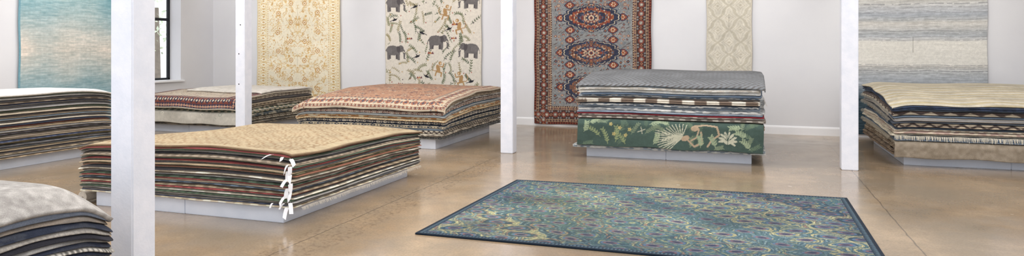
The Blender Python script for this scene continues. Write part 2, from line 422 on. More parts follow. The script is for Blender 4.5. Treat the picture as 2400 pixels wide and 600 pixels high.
def mot(x,y,h):
    c.rosette(x,y,.058,RED,SLT,NAV,8); c.dia(x,y,.02,.02,CRM)
    for sg in (-1,1):
        X,Y=(x+sg*.085,y) if h else (x,y+sg*.085); c.dia(X,Y,.03,.03,ORG); c.dia(X,Y,.014,.014,NAV)
        for s2 in (-1,1):
            if h: c.ell(x+sg*.06,y+s2*.065,.016,.016,0,SLT)
            else: c.ell(x+s2*.065,y+sg*.06,.016,.016,0,SLT)
edgerun(mot,.17)
c.C*=(1+.22*(vnoise(c.X,c.Y,45,8)-.5))[...,None]
hang('hanging_rug',"gray tribal rug with red and navy medallions hung on wall",(-3.95,BW-.04,0),(1,0,0),c,.04,seed=3)

# ---- rug D
c=Cv(.78,3.2,.0085,(218,212,198))
sx,sy=.39,.44
for off in (0,.5):
    a=np.abs((c.X/sx+off)%1-.5)*2; b_=np.abs((c.Y/sy+off)%1-.5)*2
    d=a+b_+.12*np.sin(b_*math.pi*2)
    for lo,hi,cc in ((.86,1.0,(200,193,176)),(.62,.68,(204,197,181)),(.36,.46,(202,194,176)),(.0,.14,(198,189,170))):
        c.C[(d>lo)&(d<hi)]=cc
c.C*= (1+.10*(vnoise(c.X,c.Y,14,3)-.5))[...,None]
c.border(0,.02,(212,204,188))
hang('hanging_rug',"narrow cream trellis patterned runner hung on the wall",(-.69,BW-.035,0),(1,0,0),c,.3,seed=4)

# ---- rug E : blue gray bands
c=Cv(2.12,3.2,.0085,(226,222,214))
def ez(v): return 1.5-(v-115)*.0070-.05
kn=[(-60,(180,185,191)),(-25,(180,185,191)),(-10,(212,211,206)),(6,(206,205,201)),(14,(197,198,199)),(24,(188,191,195)),(34,(178,183,190)),(46,(194,196,196)),(52,(214,211,205)),(64,(206,205,202)),(76,(186,189,191)),(84,(182,186,190)),
    (92,(206,206,205)),(98,(230,227,219)),(148,(231,228,220)),(156,(216,213,207)),(168,(196,198,198)),(180,(184,188,192)),(200,(176,182,189)),(215,(120,132,142)),(235,(66,84,94)),(330,(56,74,86))]
vv=115-(c.Y+.05-1.5)/.0070
ks=np.array([k[0] for k in kn],float)
for ch in range(3): c.C[...,ch]=np.interp(vv,ks,[k[1][ch] for k in kn])
st=vnoise(c.X,c.Y,.8,31,58)-.5; st2=vnoise(c.X,c.Y,12,33,85)-.5
amp=np.where((vv>96)&(vv<150),.35,1.0)
c.C+= ((st*26+st2*32)*amp)[...,None]
for v in (72,78,86,94,153,158,162,167,173,45,28,16,8):
    m=(np.abs(c.Y-ez(v))<.0055)&(vnoise(c.X,c.Y,30,int(v))>.35); c.C[m]=c.C[m]*.4+np.array((138,139,143))*.6
hang('hanging_rug',"pale blue gray and cream striped rug hung on the wall",(1.56,BW-.035,0),(1,0,0),c,.05,seed=5)

# ---- rug F
c=Cv(2.3,3.2,.011,(170,195,200))
zz=(c.Y+.1)
t=np.clip(np.abs(zz-1.5)/1.0,0,1); t=t**1.2
base=np.array((212,207,197))[None,None]*(1-t[...,None])+np.array((112,162,180))[None,None]*t[...,None]
top=np.clip((zz-1.9)/.6,0,1)[...,None]; base=base*(1-top*.5)+np.array((174,198,194))*top*.5
n1=vnoise(c.X,c.Y,1.6,41,10);n2=vnoise(c.X,c.Y,9,43,70);n3=vnoise(c.X,c.Y,2.2,44,2.2)
base+= ((n1-.5)*16+(n2-.5)*34)[...,None]*np.array((1.2,.9,.8)); base+=((n3-.5)*24)[...,None]*np.array((1.3,.7,.4))
dd=np.abs((c.X/.09)%1-.5)+np.abs((c.Y/.09)%1-.5); base+=(np.where(dd<.3,8,0)*(1-t))[...,None]
c.C[:]=base; c.border(0,.03,(120,164,178))
hang('hanging_rug',"teal and sand faded ombre rug hung beside the window",(LW+.035,8.5,0),(0,1,0),c,.1,seed=6,nrm=(1,0,0))

# ---------------------------------------------------------------- floor rug
W_,H_=3.46,2.55
c=Cv(W_,H_,.0060,(62,92,112))
PAL=np.array([(56,74,86),(84,108,116),(82,110,108),(182,174,132),(142,148,118),(138,116,102),(124,144,144),(66,90,100),(170,164,124),(96,120,124),(154,156,122),(74,98,106)],float)
r=np.random.RandomState(5); cen=[]
for j,yy in enumerate(np.arange(-.1,H_+.2,.165)):
    for xx in np.arange(-.1+(.16 if j%2 else 0),W_+.3,.32):
        cen.append((xx+r.uniform(-.05,.05),yy+r.uniform(-.03,.03),r.uniform(-.45,.45)+(math.pi if j%2 else 0)))
best=np.full(c.X.shape,1e9);bi=np.zeros(c.X.shape,int);bdx=np.zeros(c.X.shape);bdy=np.zeros(c.X.shape)
for k,(x,y,a) in enumerate(cen):
    dx=c.X-x;dy=c.Y-y; ca,sa=math.cos(a),math.sin(a); px=dx*ca+dy*sa; py=-dx*sa+dy*ca
    w=.9+.4*np.tanh(px*6); rr=np.sqrt((px*.5)**2+(py*w)**2)
    m=rr<best; best[m]=rr[m];bi[m]=k;bdx[m]=px[m];bdy[m]=py[m]
rn=best+.003*np.sin(c.X*40+c.Y*31)
RW=.0135
ring=np.floor(rn/RW).astype(int); th=np.arctan2(bdy,bdx)
dph=th*np.maximum(best,.03)/.022+ring*.5
dash=np.floor(dph).astype(int)
hsh=(bi*7+ring*5+((bi*ring)%4))%len(PAL); h2=(dash*31+ring*17+bi*3)%7
colr=PAL[hsh]
colr=np.where((h2<3)[...,None],PAL[(hsh+5)%len(PAL)],colr)
colr=np.where((h2==4)[...,None],colr*.6+PAL[7]*.4,colr)
gap=(dph%1<.25)|((rn/RW)%1<.24)
colr=np.where(gap[...,None],colr*.45+np.array((58,78,86))*.45,colr)
eye=best<.018; colr[eye]=(50,64,84); e2=(best>=.018)&(best<.028); colr[e2]=(122,94,94); e3=(best>=.028)&(best<.038); colr[e3]=(88,110,132)
colr=colr*(.82+.34*vnoise(c.X,c.Y,2.6,9)[...,None])
colr+=((vnoise(c.X,c.Y,1.2,19)-.5)*24)[...,None]*np.array((1,.85,.2))
c.C[:]=colr
c.border(0,.070,(38,54,70),(82,102,114),.028,.32,None)
c.border(0,.024,(26,38,52)); c.border(.064,.070,(30,46,62))
FL=np.array((-2.54,5.06));BL=np.array((-2.48,7.50));BR=np.array((.95,7.64));FR=np.array((.94,5.10))
s_=(c.X/W_)[...,None];t_=(c.Y/H_)[...,None]
P2=(FL*(1-s_)+FR*s_)*(1-t_)+(BL*(1-s_)+BR*s_)*t_
P=np.zeros(c.X.shape+(3,));P[...,:2]=P2;P[...,2]=.0135+.0012*(vnoise(c.X,c.Y,3,2))
o=gridobj('area_rug',P,c.C,WOOL); md=o.modifiers.new('thickness','SOLIDIFY'); md.thickness=.0125; md.offset=-1
tag(o,"blue and gold peacock feather rug flat on concrete floor","rug")

# ---------------------------------------------------------------- piles
class Stack:
    def __init__(s,x0,x1,y0,y1,plat,zb,hf,dr=.3,group='',where=''):
        s.x0,s.x1,s.y0,s.y1=x0,x1,y0,y1; s.p=plat; s.zb=zb; s.hf=hf; s.dr=dr; s.group=group; s.where=where
    def Z(s,f,x,y):
        dx=np.maximum(np.maximum(s.p[0]-x,x-s.p[1]),0);dy=np.maximum(np.maximum(s.p[2]-y,y-s.p[3]),0)
        o=np.sqrt(dx*dx+dy*dy)
        return s.zb+f*s.hf(x,y)-s.dr*o**1.3*(.15+.85*f)
def platform(x0,x1,y0,y1,h,label):
    xm=(x0+x1)/2
    b=[((x0,y0,0),(xm-.0015,y1,h)),((xm+.0015,y0,0),(x1,y1,h))]
    o=boxes_mesh('display_platform',b,PLAT,.004); tag(o,label,'platform'); return o
def patcol(s,q,col,col2,kind,per):
    s,q=np.broadcast_arrays(s,q); C=np.zeros(s.shape+(3,)); C[:]=col
    c2=np.array(col2,float)
    ph=(s/per)%1
    if kind=='dash': m=(ph<.5)&(q>.3)&(q<.8); C[m]=c2
    elif kind=='block': m=(ph<.5); C[m]=c2
    elif kind=='tri': m=(np.abs(ph-.5)*2<q*1.1); C[m]=c2
    elif kind=='zig': m=np.abs(np.abs(ph-.5)*2-q)<.28; C[m]=c2
    elif kind=='dot': m=((ph-.5)/.28)**2+((q-.5)/.3)**2<1; C[m]=c2; C[(q>.88)|(q<.1)]=c2
    elif kind=='mottle': m=vnoise(s,q,22,int(per*1000)%50,3)>.52; C[m]=c2
    elif kind=='stripe': m=(np.floor(q*5)%2==0); C[m]=c2
    elif kind=='persian':
        m=((ph-.5)/.3)**2+((q-.5)/.34)**2<1; C[m]=c2; m=((ph-.5)/.12)**2+((q-.5)/.14)**2<1; C[m]=col
        m=(np.minimum(ph,1-ph)/.1+np.abs(q-.5)/.35<1); C[m]=c2; C[q>.86]=c2*.8
    return C
def slab(st,f0,f1,col,back,label,off=(0,0,0,0),kind='plain',col2=(200,200,200),per=.1,ns=90,gap=.35,wave=.012,seed=None,rimn=3,fold=False,name='rug',ext=None,rr=.05):
    r=np.random.RandomState(seed if seed is not None else random.randint(0,99999))
    x0,x1,y0,y1=ext if ext else (st.x0,st.x1,st.y0,st.y1)
    x0-=off[0];y0-=off[1];x1+=off[2];y1+=off[3]
    t=np.linspace(0,1,ns,endpoint=False); W=x1-x0;H=y1-y0
    px=np.concatenate([x0+W*t,np.full(ns,x1),x1-W*t,np.full(ns,x0)])
    py=np.concatenate([np.full(ns,y0),y0+H*t,np.full(ns,y1),y1-H*t])
    s=np.concatenate([W*t,W+H*t,W+H+W*t,2*W+H+H*t]); per_tot=2*(W+H)
    nx=np.concatenate([np.zeros(ns),np.ones(ns),np.zeros(ns),-np.ones(ns)]);ny=np.concatenate([-np.ones(ns),np.zeros(ns),np.ones(ns),np.zeros(ns)])
    def sm(a,k=3):
        for _ in range(k): a=(np.roll(a,1)+a+np.roll(a,-1))/3
        return a
    w=np.zeros_like(s)
    for k in range(5):
        fr=r.randint(1,9+k*5); w+=np.sin(s/per_tot*2*math.pi*fr+r.uniform(0,6.28))*r.uniform(.2,1)/(1+.4*k)
    w=w*wave*.6
    cxr=np.clip(px,x0+rr,x1-rr);cyr=np.clip(py,y0+rr,y1-rr)
    vx=px-cxr;vy=py-cyr;inc=(np.abs(vx)>1e-9)&(np.abs(vy)>1e-9); ll=np.maximum(np.sqrt(vx**2+vy**2),1e-9)
    px=np.where(inc,cxr+vx/ll*rr,px);py=np.where(inc,cyr+vy/ll*rr,py)
    nx=np.where(inc,vx/ll,nx);ny=np.where(inc,vy/ll,ny)
    nx=sm(nx);ny=sm(ny);l=np.sqrt(nx**2+ny**2);nx/=l;ny/=l
    ex=px+nx*w; ey=py+ny*w
    cx,cy=(x0+x1)/2,(y0+y1)/2
    g=gap*(.35+.65*(.5+.5*np.sin(s/per_tot*2*math.pi*r.randint(3,9)+r.uniform(0,6))*np.sin(s/per_tot*2*math.pi*r.randint(9,23)+r.uniform(0,6))))
    tt=(f1-f0); rows=[]
    for sc in (.02,.4,.75,.92,.975): rows.append((sc,0,1.0,0))
    rimq=[1-(i+.5)/rimn for i in range(rimn)]
    thick=tt*float(np.mean(st.hf(np.array([cx]),np.array([y0]))))
    for q in [1.0]+rimq+[0.0]:
        if fold: ins=thick*.45*(1-abs(math.sin(2*math.pi*min(max(q,0.0),1)))**.6)
        else: ins=thick*.5*(abs(q-.5)*2)**2
        rows.append((1,min(ins,.05),q,1))
    for sc in (.975,.92,.75,.4,.02): rows.append((sc,0,0.0,0))
    V=[];C=[]
    for (sc,ins,q,rim) in rows:
        x=cx+(ex-cx)*sc-nx*ins; y=cy+(ey-cy)*sc-ny*ins
        k=1.0 if sc>.95 else 0.0
        zt=st.Z(f1-tt*g*k*.5,x,y); zbm=st.Z(f0+tt*g*k*.5,x,y)
        V.append(np.stack([x,y,zbm+(zt-zbm)*q],-1))
        cc=patcol(s,np.full_like(s,q),col,col2,kind,per)
        if rim==0 and q==0 or (q<.2 and not fold): cc=np.tile(np.array(back,float),(len(s),1))
        cc=cc*(.88+.28*vnoise(s,s*0+q*2,9,r.randint(50)))[:,None]
        C.append(cc)
    V=np.array(V);C=np.array(C);J,N=V.shape[:2];idx=np.arange(J*N).reshape(J,N);nxt=np.roll(idx,-1,axis=1)
    F=np.stack([idx[:-1],idx[1:],nxt[1:],nxt[:-1]],-1).reshape(-1,4).tolist()
    F.append(idx[0].tolist());F.append(idx[-1][::-1].tolist())
    o=mk(name,V.reshape(-1,3),F,WOOL,C.reshape(-1,3),smooth=True)
    tag(o,label,'rug',group=st.group); return o
def sheet(st,f,c,ext,t,label,R=.035,wav=.01,name='rug',base=None,seed=0,jit=.008,lift=0,rc=0):
    x0,x1,y0,y1=base if base else (st.x0,st.x1,st.y0,st.y1)
    l,fr,rt,bk=ext
    A=c.X/c.w*(x1-x0+l+rt)+x0-l; B=c.Y/c.h*(y1-y0+fr+bk)+y0-fr
    A=A+jit*np.sin(B*6+seed); B=B+jit*np.sin(A*7+seed*2)
    if rc>0:
        mx,my=(x0+x1)/2,(y0+y1)/2;hx,hy=(x1-x0)/2,(y1-y0)/2
        a_=(A-mx)/hx;b_=(B-my)/hy; k=1-rc*(a_**4)*(b_**4)
        A=mx+(A-mx)*k;B=my+(B-my)*k
    def roll(v,a,b):
        e=np.maximum(np.maximum(a-v,v-b),0);sg=np.where(v<a,-1,1); th=np.minimum(e/R,math.pi/2)
        rest=np.maximum(e-R*math.pi/2,0)
        return np.clip(v,a,b)+sg*R*np.sin(th), -(R-R*np.cos(th))-rest, rest, sg
    X,dz1,r1,s1=roll(A,x0,x1);Y,dz2,r2,s2=roll(B,y0,y1)
    X=X+s1*np.minimum(r1,.1)*wav*10*(.5+.5*np.sin(B*9+seed)); Y=Y+s2*np.minimum(r2,.1)*wav*10*(.5+.5*np.sin(A*8+seed))
    Z=st.Z(f,np.clip(X,x0,x1),np.clip(Y,y0,y1))+t+lift+dz1+dz2
    o=gridobj(name,np.stack([X,Y,Z],-1),c.C,WOOL); md=o.modifiers.new('thickness','SOLIDIFY'); md.thickness=t*.92; md.offset=-1
    tag(o,label,'rug',group=st.group); return o
def fringe(parent,pts,out,ln,col,step=.012):
    pts=np.array(pts,float);out=np.array(out,float);V=[];F=[];C=[];r=np.random.RandomState(2)
    seg=np.linalg.norm(pts[1:]-pts[:-1],axis=1);tot=seg.sum();n=int(tot/step);cum=np.concatenate([[0],np.cumsum(seg)])
    for i in range(n):
        d=i*step;k=min(np.searchsorted(cum,d,side='right')-1,len(seg)-1);p=pts[k]+(pts[k+1]-pts[k])*(d-cum[k])/seg[k]
        dr=(pts[k+1]-pts[k])/seg[k]; w=dr*.0035; j=dr*r.uniform(-.01,.01)
        a=p; b=p+out*ln*.45+j*.5+np.array([0,0,-ln*.25]); e=p+out*ln*.6+j+np.array([0,0,-ln*r.uniform(.7,1.1)])
        k0=len(V); V+=[a-w,a+w,b+w,b-w,e+w*.6,e-w*.6]; F+=[[k0,k0+1,k0+2,k0+3],[k0+3,k0+2,k0+4,k0+5]]; C+=[col]*6
    o=mk('fringe',V,F,WOOL,np.array(C,float),parent=parent); o["kind"]="stuff"; return o

NM=[('maroon',(122,58,58)),('forest green',(84,98,82)),('tan',(188,168,140)),('navy',(60,68,90)),('charcoal',(84,84,86)),('cream',(220,210,192)),('gray',(154,152,150)),
    ('olive',(136,130,100)),('slate blue',(108,124,140)),('rust',(158,108,88)),('dark brown',(98,82,72)),('beige',(202,188,166)),('black',(58,56,60)),('taupe',(160,146,130))]
ND=dict(NM)
def autos(st,names,f0,f1,desc,jit=.022,br=1.0,**kw):
    n=len(names); hs=np.array([random.uniform(.8,1.2) for _ in range(n)]);hs/=hs.sum();cum=f0+(f1-f0)*np.concatenate([[0],np.cumsum(hs)])
    out=[]
    for i,nm in enumerate(names):
        off=[random.uniform(-jit,jit) for _ in range(4)]
        back=random.choice([(190,178,158),(150,142,130),(116,108,104),(206,196,178)])
        col=np.array(ND[nm])*random.uniform(.92,1.1)*br
        kd=random.choice(['plain','plain','mottle','block']); c2=col*random.choice([.75,1.25])+random.uniform(-8,12)
        out.append(slab(st,cum[i],cum[i+1],col,back,f"{nm} wool rug {desc}",off=off,kind=kd,col2=c2,per=random.uniform(.05,.3),**kw))
    return out

# ---- S1 : main low pile
ST1=Stack(-6.08,-3.65,4.97,7.44,(-5.92,-3.78,5.03,7.33),.142,
  lambda x,y: .480-.06*np.clip((y-5.2)/2.2,0,1)+.014*np.sin(x*2.6+.4)+.012*np.sin(y*3+x*1.5)-.03*np.clip((-5.7-x)/.35,0,1)**2,dr=.3,
  group="flat rugs in the low wide pile")
platform(-5.92,-3.78,5.03,7.33,.14,"low white display platform under the wide flat rug pile")
seq=['beige','navy','charcoal','gray','forest green','cream','charcoal','maroon','tan','black','slate blue','taupe','maroon','forest green','gray','dark brown','cream','black','rust','olive','tan','charcoal','maroon','forest green','beige','taupe','black','gray','forest green','maroon']
s1=autos(ST1,seq,0,.965,"in the low wide pile",jit=.022,gap=.30,ns=120,wave=.013)
c=Cv(2.44,2.47,.0095,(178,161,131))
r=np.random.RandomState(77)
for yy in np.arange(.16,2.42,.15):
    for xx in np.arange(.16,2.4,.15):
        a=r.uniform(0,6)
        for k in range(4):
            pts=[(xx+.075*t*math.cos(a+k*1.57+t*2.2),yy+.075*t*math.sin(a+k*1.57+t*2.2)) for t in np.linspace(0,1,6)]
            c.line(pts,.0135,(144,116,84))
            c.ell(pts[-1][0],pts[-1][1],.020,.011,a+k,(138,108,78))
        c.ell(xx,yy,.016,.016,0,(196,182,152))
c.border(0,.02,(130,108,84)); c.border(.13,.142,(146,122,92)); c.abrash(.1,4,6,4)
sheet(ST1,.965,c,(0,0,0,0),.016,"muted tan scroll patterned rug on top of wide pile",seed=1,jit=.014)
fringe(s1[0],[(-3.615,5.05+.1*i,.145+.003*math.sin(i)) for i in range(24)],(1,0,0),.03,(206,198,186))
def price_tag(parent,x,y,z,dirx,diry,ln,wd,tilt,tws):
    V=[];F=[];d=np.array([dirx,diry,0.]);d/=np.linalg.norm(d);sd=np.array([-d[1],d[0],0])
    p=np.array([x,y,z]);n=6
    ts=[0,.18,.2,.45,.7,.9,1.0]
    for i in range(n+1):
        t=ts[i]; tw=tws*t
        sdr=sd*math.cos(tw)+np.array([0,0,1])*math.sin(tw)
        q=p+d*(ln*t*math.cos(tilt)+.01*math.sin(t*3))+np.array([0,0,-ln*t*math.sin(tilt)+.006*math.sin(t*5)])
        wd_=wd*(.06 if i<=1 else 1); V+=[q-sdr*wd_/2,q+sdr*wd_/2]
    for i in range(n): F.append([2*i,2*i+1,2*i+3,2*i+2])
    o=mk('price_tag',V,F,PAPER,parent=parent); md=o.modifiers.new('t','SOLIDIFY'); md.thickness=.0008
    o["label"]="white paper price tag"
tr_=random.Random(5)
tags=[(29,-3.83,4.96,.60,-.6,-1,.11,.045,.25),(28,-3.72,4.94,.585,.5,-1,.09,.028,.15),(27,-3.66,4.95,.575,.9,-.5,.10,.034,.5),(24,-3.66,4.94,.53,-.3,-1,.08,.040,1.0),
 (22,-3.65,4.94,.515,.6,-.8,.07,.036,1.2),(20,-3.66,4.94,.48,-.1,-.9,.08,.045,1.3),(18,-3.65,4.94,.455,.4,-.7,.09,.038,1.0),(15,-3.65,4.93,.41,-.5,-1,.09,.05,.7),(13,-3.65,4.94,.375,.8,-.6,.09,.04,1.3),
 (11,-3.66,4.94,.335,-.2,-1,.09,.05,1.2),(9,-3.65,4.94,.30,.5,-.9,.08,.04,1.0),(7,-3.68,4.94,.26,-.6,-1,.09,.036,.8),(4,-3.65,4.94,.215,.7,-.7,.11,.034,.9),(1,-3.67,4.94,.175,.2,-1,.11,.034,.9),(3,-3.69,4.94,.2,-.5,-1,.07,.03,.6),(2,-3.82,4.95,.19,-.2,-1,.05,.022,.7)]
for (i,x,y,z,dx,dy,ln,wd,tl) in tags: price_tag(s1[i],x,y,z,dx,dy,ln,wd,tl,tr_.uniform(-1.2,1.2))

# ---- rolled rug next to S1
V=[];C=[];n=90;out=[];inn=[]
for i in range(n):
    th=i/n*2*math.pi*3.6; rad=.012+.047*i/(n-1); out.append((rad*math.cos(th),rad*math.sin(th)))
    rad2=rad-.0115; inn.append((rad2*math.cos(th),rad2*math.sin(th)))
ring_=out+inn[::-1]; m_=len(ring_); cx,cz=-6.12,.062
for y in (5.05,7.0):
    for (a,bz_) in ring_: V.append((cx+a,y,cz+bz_)); C.append((214,206,194))
F=[[i,(i+1)%m_,m_+(i+1)%m_,m_+i] for i in range(m_)]
for i in range(n-1):
    F.append([i,i+1,m_-2-i,m_-1-i][::-1]); F.append([m_+i,m_+i+1,2*m_-2-i,2*m_-1-i])
o=mk('rolled_rug',V,F,WOOL,np.array(C,float)); tag(o,"small cream rug rolled up on floor beside the low pile","rug")

# ---- S2 : persian pile
ST2=Stack(-6.82,-4.24,9.38,12.0,(-6.6,-4.41,9.46,11.75),.152,
  lambda x,y: .57+.15*np.clip((y-9.4)/1.2,0,1)**.7-.05*np.clip((x+6.82)/.3-1,-1,0)**2-.02*np.clip((9.6-y)/.2,0,1)+.01*np.sin(x*3),dr=.25,group="folded patterned rugs in the oriental pile")
platform(-6.6,-4.41,9.46,11.75,.15,"low white platform beneath the oriental rug pile")
L2=[(.09,(138,136,130),(74,78,84),'persian',.13,'gray ornamented'),(.06,(210,200,182),(130,120,110),'mottle',.2,'cream mottled'),
 (.09,(200,190,172),(80,70,70),'zig',.09,'beige zigzag'),(.05,(84,104,126),(160,168,176),'stripe',.1,'blue striped'),(.09,(212,198,170),(60,70,88),'persian',.16,'ivory and blue bordered'),
 (.10,(46,52,72),(216,206,188),'persian',.12,'navy and cream bordered'),(.04,(206,188,154),(170,124,86),'dash',.05,'golden dashed'),
 (.08,(190,138,90),(226,212,186),'mottle',.12,'amber floral'),(.05,(110,126,140),(200,194,182),'stripe',.1,'slate striped'),(.09,(216,206,190),(124,72,62),'persian',.10,'cream and rust bordered'),
 (.05,(204,198,190),(136,130,124),'mottle',.3,'pale gray'),(.06,(196,182,160),(116,94,78),'dash',.05,'tan dashed'),(.05,(220,212,200),(180,134,112),'dot',.06,'cream and rust')]
def layers(st,LS,f0,f1,desc,jit=.03,fold=True,ns=170,rimn=9,wave=.014,gap=.2,mod=None,rr=.05):
    tot=sum(l[0] for l in LS);f=f0;res=[]
    for i,l in enumerate(LS):
        g=f+(f1-f0)*l[0]/tot; off=[random.uniform(-jit,jit) for _ in range(4)]
        if mod: off=mod(i,off)
        res.append(slab(st,f,g,l[1],np.array(l[1])*.75,f"{l[5]} wool rug {desc}",off=off,kind=l[3],col2=l[2],per=l[4],ns=ns,rimn=rimn,fold=fold and l[0]>.045,wave=wave,gap=gap,rr=rr)); f=g
    return res
layers(ST2,L2,0,.93,"folded in the oriental pile",jit=.028)
c=Cv(2.76,2.86,.009,(182,140,114))
floral_field(c,300,.4,[(208,194,168),(130,88,76),(198,156,124),(88,88,100)],.016,.04,14,vine=(134,94,82))
c.border(0,.03,(194,180,160)); c.border(.03,.08,(150,98,80),(212,198,172),.07,.35,(76,80,96)); c.border(.08,.30,(206,190,166),(158,104,84),.15,.42,(88,84,94)); c.border(.30,.35,(90,86,96),(200,164,134),.07)
r=np.random.RandomState(9)
for i in range(700):
    s_=r.randint(4); t=r.uniform(0,1); d=r.uniform(.1,.29)
    x,y=[(d,t*c.h),(c.w-d,t*c.h),(t*c.w,d),(t*c.w,c.h-d)][s_]; c.ell(x,y,.017,.009,r.uniform(0,3),[(136,84,72),(90,92,106),(200,148,116)][r.randint(3)])
sheet(ST2,.93,c,(.05,.12,.06,0),.02,"rust and tan floral bordered rug draped over oriental pile",R=.05,seed=3,wav=.03)

# ---- S3 : centre pile
ST3=Stack(-2.22,.20,9.44,11.7,(-2.13,.06,9.56,11.5),.142,
  lambda x,y: .90+.13*np.clip((y-9.5)/.9,0,1)**.8+.01*np.sin(x*3)-.02*np.clip(x+.2,0,1),dr=.2,group="folded rugs in the tall centre pile")
platform(-2.13,.06,9.56,11.5,.14,"low white two-part platform beneath the tall folded pile")
G3="folded in the tall pile"
layers(ST3,[(.05,(132,142,150),(200,200,196),'mottle',.1,'blue gray mottled')],0,.05,G3,jit=.02,mod=lambda i,o:[.07,.045,.03,0])
L3=[(.1,(150,140,126),(100,90,80),'mottle',.2,'taupe'),(.1,(60,80,90),(90,110,120),'plain',.2,'teal'),(.1,(190,180,160),(120,100,80),'persian',.2,'beige'),(.1,(110,70,60),(150,120,90),'mottle',.2,'brown')]
layers(ST3,L3,.055,.42,G3,jit=.01,mod=lambda i,o:[o[0],-.02,o[2],0])
L3=[(.065,(136,126,118),(218,212,202),'dash',.14,'taupe and white dashed'),(.035,(164,154,144),(106,102,100),'mottle',.14,'gray brown'),(.03,(142,52,62),(122,46,56),'plain',.1,'crimson'),
 (.045,(92,108,132),(168,176,184),'stripe',.1,'blue striped'),(.05,(212,211,208),(146,150,154),'mottle',.31,'pale gray'),
 (.055,(168,176,182),(90,110,134),'stripe',.1,'blue and silver striped'),(.05,(110,122,136),(208,208,204),'mottle',.22,'blue and cream mottled'),
 (.025,(80,84,92),(88,92,98),'plain',.1,'charcoal'),(.09,(222,214,200),(126,110,98),'block',.32,'cream and brown block'),
 (.025,(118,110,104),(96,90,86),'plain',.1,'brown'),(.055,(202,204,205),(116,134,154),'mottle',.17,'silver and blue mottled'),(.025,(88,102,120),(76,90,106),'plain',.1,'navy'),
 (.075,(236,232,224),(222,216,208),'plain',.1,'ivory'),(.065,(240,238,232),(214,208,198),'mottle',.5,'white'),(.03,(104,116,128),(84,94,108),'plain',.1,'slate')]
l3=layers(ST3,L3,.455,.965,G3,jit=.04)
BG3=(70,88,82)
c=Cv(2.42,2.26+.40,.0075,BG3); c.abrash(.12,6,7,3)
def gx(u): return (u-1345)/455*2.42
def gy(v): return (352-v)*.0059
GLD=(168,158,104);LC=(190,190,170);TNN=(178,158,134);LG=(112,130,102)
rq=np.random.RandomState(12)
for k in range(38): sprig(c,rq.uniform(.05,2.37),rq.uniform(.0,.45),rq.uniform(.09,.17),rq.uniform(.2,2.9),[(98,116,98),(120,134,112),(88,106,92)][k%3],6,rq.uniform(-.8,.8),.020)
for (u,v,a) in ((1425,345,1.6),(1445,340,1.2),(1470,345,1.9),(1405,330,2.2)): sprig(c,gx(u),gy(v),.20,a,(138,150,112),6,.6,.022)
for (u,v) in ((1432,300),(1455,308),(1480,312),(1440,322),(1470,325)): c.rosette(gx(u),gy(v),.030,GLD,(196,186,134),(134,114,68),5)
for k in range(14):
    a=.5+k*.19; x,y=gx(1608),gy(326); c.line([(x,y),(x+.26*math.cos(a+.8),y+.19*math.sin(a+.8))],.010,LC)
for k in range(11):
    a=2.95+k*.11; c.line([(gx(1612),gy(322)),(gx(1612)+.36*math.cos(a),gy(322)+.30*math.sin(a))],.010,LC)
c.ell(gx(1618),gy(325),.055,.035,.4,TNN)
c.line([(gx(1620),gy(325)),(gx(1640),gy(343)),(gx(1658),gy(335)),(gx(1655),gy(312))],.026,TNN)
c.line([(gx(1640),gy(298)),(gx(1665),gy(296)),(gx(1692),gy(300)),(gx(1698),gy(318)),(gx(1680),gy(330)),(gx(1672),gy(343))],.024,TNN)
c.ell(gx(1640),gy(303),.05,.036,0,TNN); c.line([(gx(1650),gy(305)),(gx(1645),gy(323)),(gx(1632),gy(330))],.02,TNN)
for k in range(9):
    a=-.6+k*.5; c.ell(gx(1718)+.07*math.cos(a),gy(328)+.065*math.sin(a),.05,.016,a,LC)
c.ell(gx(1718),gy(328),.055,.055,0,LC); c.line([(gx(1718),gy(347)),(gx(1718),gy(312))],.010,BG3)
for a in (-.9,-.3,.3,.9): c.line([(gx(1718),gy(330)),(gx(1718)+.09*math.sin(a),gy(330)+.09*math.cos(a))],.008,BG3)
for (u,v,a) in ((1655,345,1.4),(1690,345,1.7),(1750,300,2.9),(1762,320,2.4),(1375,300,.3),(1362,322,1),(1578,298,2.5),(1530,300,.2),(1770,345,2.0),(1540,345,.9)): sprig(c,gx(u),gy(v),.14,a,(150,164,136),5,.5,.026)
c.line([(gx(1500),gy(318)),(gx(1518),gy(312))],.010,LC); c.line([(gx(1508),gy(306)),(gx(1512),gy(322))],.009,LC)
sheet(ST3,.415,c,(.0,.40,.0,0),.026,"dark green botanical rug draped over front of tall pile",R=.075,seed=2,wav=.006)
c=Cv(2.52,2.36,.0105,(132,136,141))
hb=((c.X*13+np.abs((c.Y*8)%1-.5)*2)%1)<.42; c.C[hb]=(104,102,102); c.C*=(1+.15*(vnoise(c.X,c.Y,6,5)-.5))[...,None]
sheet(ST3,.965,c,(.03,.05,.05,.0),.026,"blue gray herringbone wool rug on top of tall pile",R=.03,seed=5,wav=.03)
fringe(l3[5],[(.225,9.4+.1*i,.78+.005*math.sin(i)) for i in range(20)],(1,0,0),.05,(206,200,190))
fringe(l3[8],[(-2.2+.1*i,9.40,.83) for i in range(3)],(0,-1,0),.03,(206,200,190))

